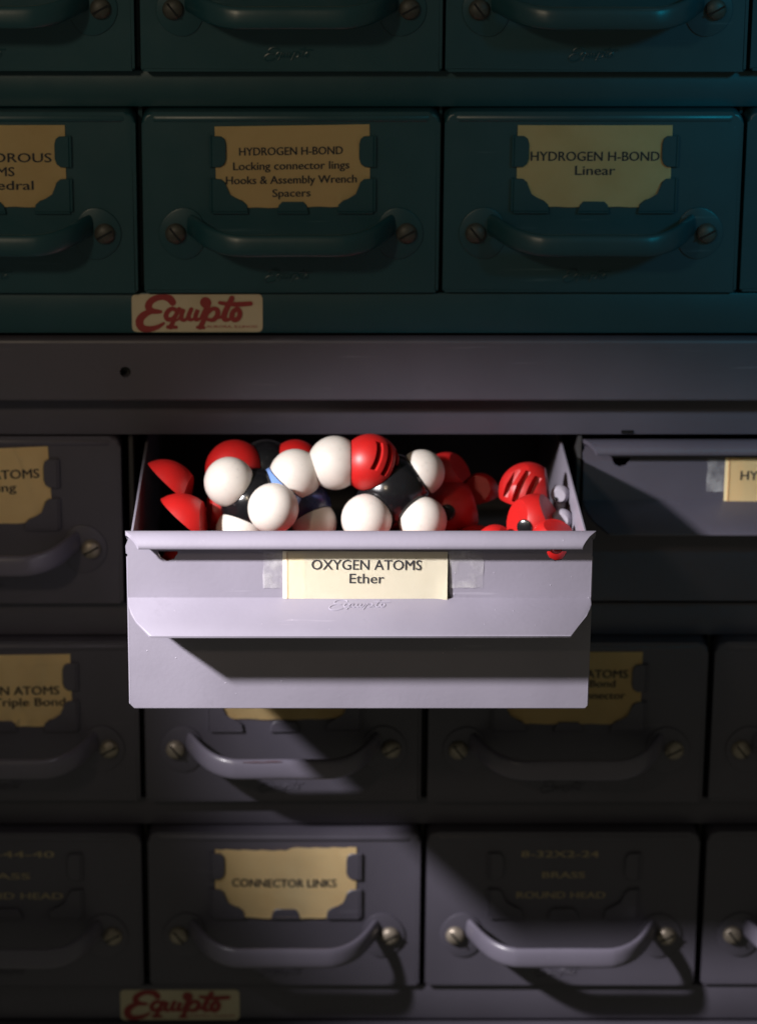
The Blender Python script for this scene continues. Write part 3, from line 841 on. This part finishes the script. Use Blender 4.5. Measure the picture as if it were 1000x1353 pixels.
# loose red atoms: spheres trimmed by two bonding faces
def red_atom(px, r, rot, label, slots=None, cut=(.30, .30), opening=112, group='loose red model atoms', name='oxygen_atom', squash=1):
    E = Euler([math.radians(a) for a in rot]).to_matrix()
    h = math.radians(opening / 2)
    n1 = E @ Vector((math.sin(h), 0, -math.cos(h))); n2 = E @ Vector((-math.sin(h), 0, -math.cos(h)))
    bm = cut_sphere(Vector((0, 0, 0)), r, [(n1 * r * cut[0], n1), (n2 * r * cut[1], n2)])
    o = obj(name, bm, M['red'], None, angle=38)
    if slots:
        slot_cut(o, Vector((0, 0, 0)), r, slots)
    o.location = mm(*px)
    o['label'] = label; o['category'] = 'model atom'; o['group'] = group
    return o
ra = red_atom
def red_piece(loc, r, planes, label, slots=None, socket=None, group='loose red model atoms'):
    """sphere trimmed by flat bonding faces given as (outward direction, distance / r)"""
    P = []
    for n, d in planes:
        n = Vector(n).normalized(); P.append((n * r * d, n))
    o = obj('oxygen_atom', cut_sphere(Vector((0, 0, 0)), r, P), M['red'], None, angle=38)
    if slots: slot_cut(o, Vector((0, 0, 0)), r, slots)
    o.location = mm(*loc); o['label'] = label; o['category'] = 'model atom'; o['group'] = group
    if socket:
        d = Vector(socket).normalized(); b = bmesh.new()
        bmesh.ops.create_uvsphere(b, u_segments=18, v_segments=10, radius=r * .27)
        for v in b.verts:
            k = v.co.dot(d); v.co -= d * k * .82
        bmesh.ops.translate(b, vec=d * r * 1.0, verts=b.verts)
        obj('socket', b, M['black'], o)  # flat black cap gives the dark of a hole
    return o
rp = red_piece
rp((-67.0, -46, 25.0), 16.5, [((-.69, -.16, -.72), -.34), ((.95, -.2, -.2), .70)], 'upper of the two pointed red atoms at the far left of the open drawer')
rp((-58.5, -64, 13.2), 17.0, [((-.66, -.14, -.75), -.28), ((1, -.1, .1), .68)], 'lower pointed red atom at the far left, nearer the rim')
rp((-40.5, -46, 16.0), 9.5, [((-1, -.2, .1), .5), ((.6, .4, -.6), .6)], 'small red atom against the left white spheres, beside the pointed red atoms')
rp((71.0, -12, 22.8), 11.8, [((.75, -.3, .6), .72), ((.5, -.2, -.8), .5), ((-.8, 0, -.5), .6)], 'red atom lit on top, just behind the right hand white sphere')
rp((72.5, -23, 8.5), 15.0, [((.2, .3, -1), .5), ((1, .2, .2), .75)], 'large shadowed red atom with a round socket, right of the white spheres', socket=(-.15, -.93, .25))
rp((88.0, -4, 11.8), 9.5, [((-.3, -.8, .5), .7), ((.3, -.2, -.9), .5)], 'small red atom showing only a lit arc at the back, between the two red groups')
rp((109.5, -34, 22.0), 14.4, [((.95, -.1, .15), .66), ((-.2, -.1, -1), .4), ((-.5, -.35, .8), .88)], 'slotted red atom at the back right of the open drawer', slots=((-.35, -.80, .48), (.30, .1, 1)))
rp((111.5, -58, 13.8), 14.4, [((.85, -.2, .5), .60), ((.1, .2, -1), .5), ((-.9, -.35, .25), .70)], 'red atom with a dark socket, in front of the slotted one at the right end', socket=(-.42, -.86, .16))
rp((118.0, -80, 12.0), 11.0, [((.3, .2, -1), .6), ((.25, -.3, .95), .78), ((-.95, -.2, .2), .82)], 'bright red atom touching the rim at the right end of the drawer')
rp((92.0, -66, 6.0), 9.5, [((.8, -.3, .2), .5)], 'small red atom barely above the rim, left of the right hand red group')
# peg pushed through the right notch
bm = bmesh.new()
t = bmesh.new(); bmesh.ops.create_uvsphere(t, u_segments=20, v_segments=12, radius=1)
for v in t.verts: v.co = Vector((v.co.x * 3.9, v.co.y * 9, v.co.z * 3.6))
merge(bm, t)
pg = obj('red_connector_peg', bm, M['red']); pg.location = mm(114.2, -139.0, 31.6)
pg['label'] = 'red peg tip poking out below the right end of the rim'; pg['category'] = 'peg'
# grey connectors against the right wall
for (p, r, lab) in (((124.6, -40, 22.5), 4.6, 'grey knobbed connector high against the right drawer wall'), ((124.4, -58, 16.0), 5.0, 'grey knobbed connector against the right drawer wall, middle one of three'), ((124.8, -73, 11.0), 5.0, 'grey knobbed connector low at the right drawer wall, touching the bright red atom')):
    bm = bmesh.new()
    t = cut_sphere(Vector((0, 0, 0)), r, [(Vector((0, -.75 * r, 0)), Vector((-.3, -1, .1)))], seg=24); merge(bm, t)
    tube(bm, [(0, 0, -r * 1.6), (0, .2, -r * .8)], r * .6, 10)
    o = obj('plastic_connector', bm, M['bone']); o.location = mm(*p); o['label'] = lab; o['category'] = 'connector'; o['group'] = 'grey connectors in the open drawer'
    b = bmesh.new(); t2 = bmesh.new(); bmesh.ops.create_uvsphere(t2, u_segments=12, v_segments=8, radius=r * .22)
    bmesh.ops.translate(t2, vec=(-r * .5, -r * .66, -r * .3), verts=t2.verts); merge(b, t2)
    obj('socket', b, M['black'], o)  # black bead set in where a hole would be dark
# the layer of atoms below that the pile rests on
rr = random.Random(3)
for gx in range(7):
    for gy in range(3):
        x = -56 + gx * 28 + rr.uniform(-2, 2); y = -98 + gy * 28 + rr.uniform(-2, 2)
        ra((x, y, -8 + rr.uniform(-2, 2) - (4 if gy == 0 else 0)), 13, (rr.uniform(0, 360), rr.uniform(0, 360), rr.uniform(0, 360)), 'red atom at the bottom of the open drawer, under the visible pile', cut=(.5, .5), group='red atoms buried in the drawer')
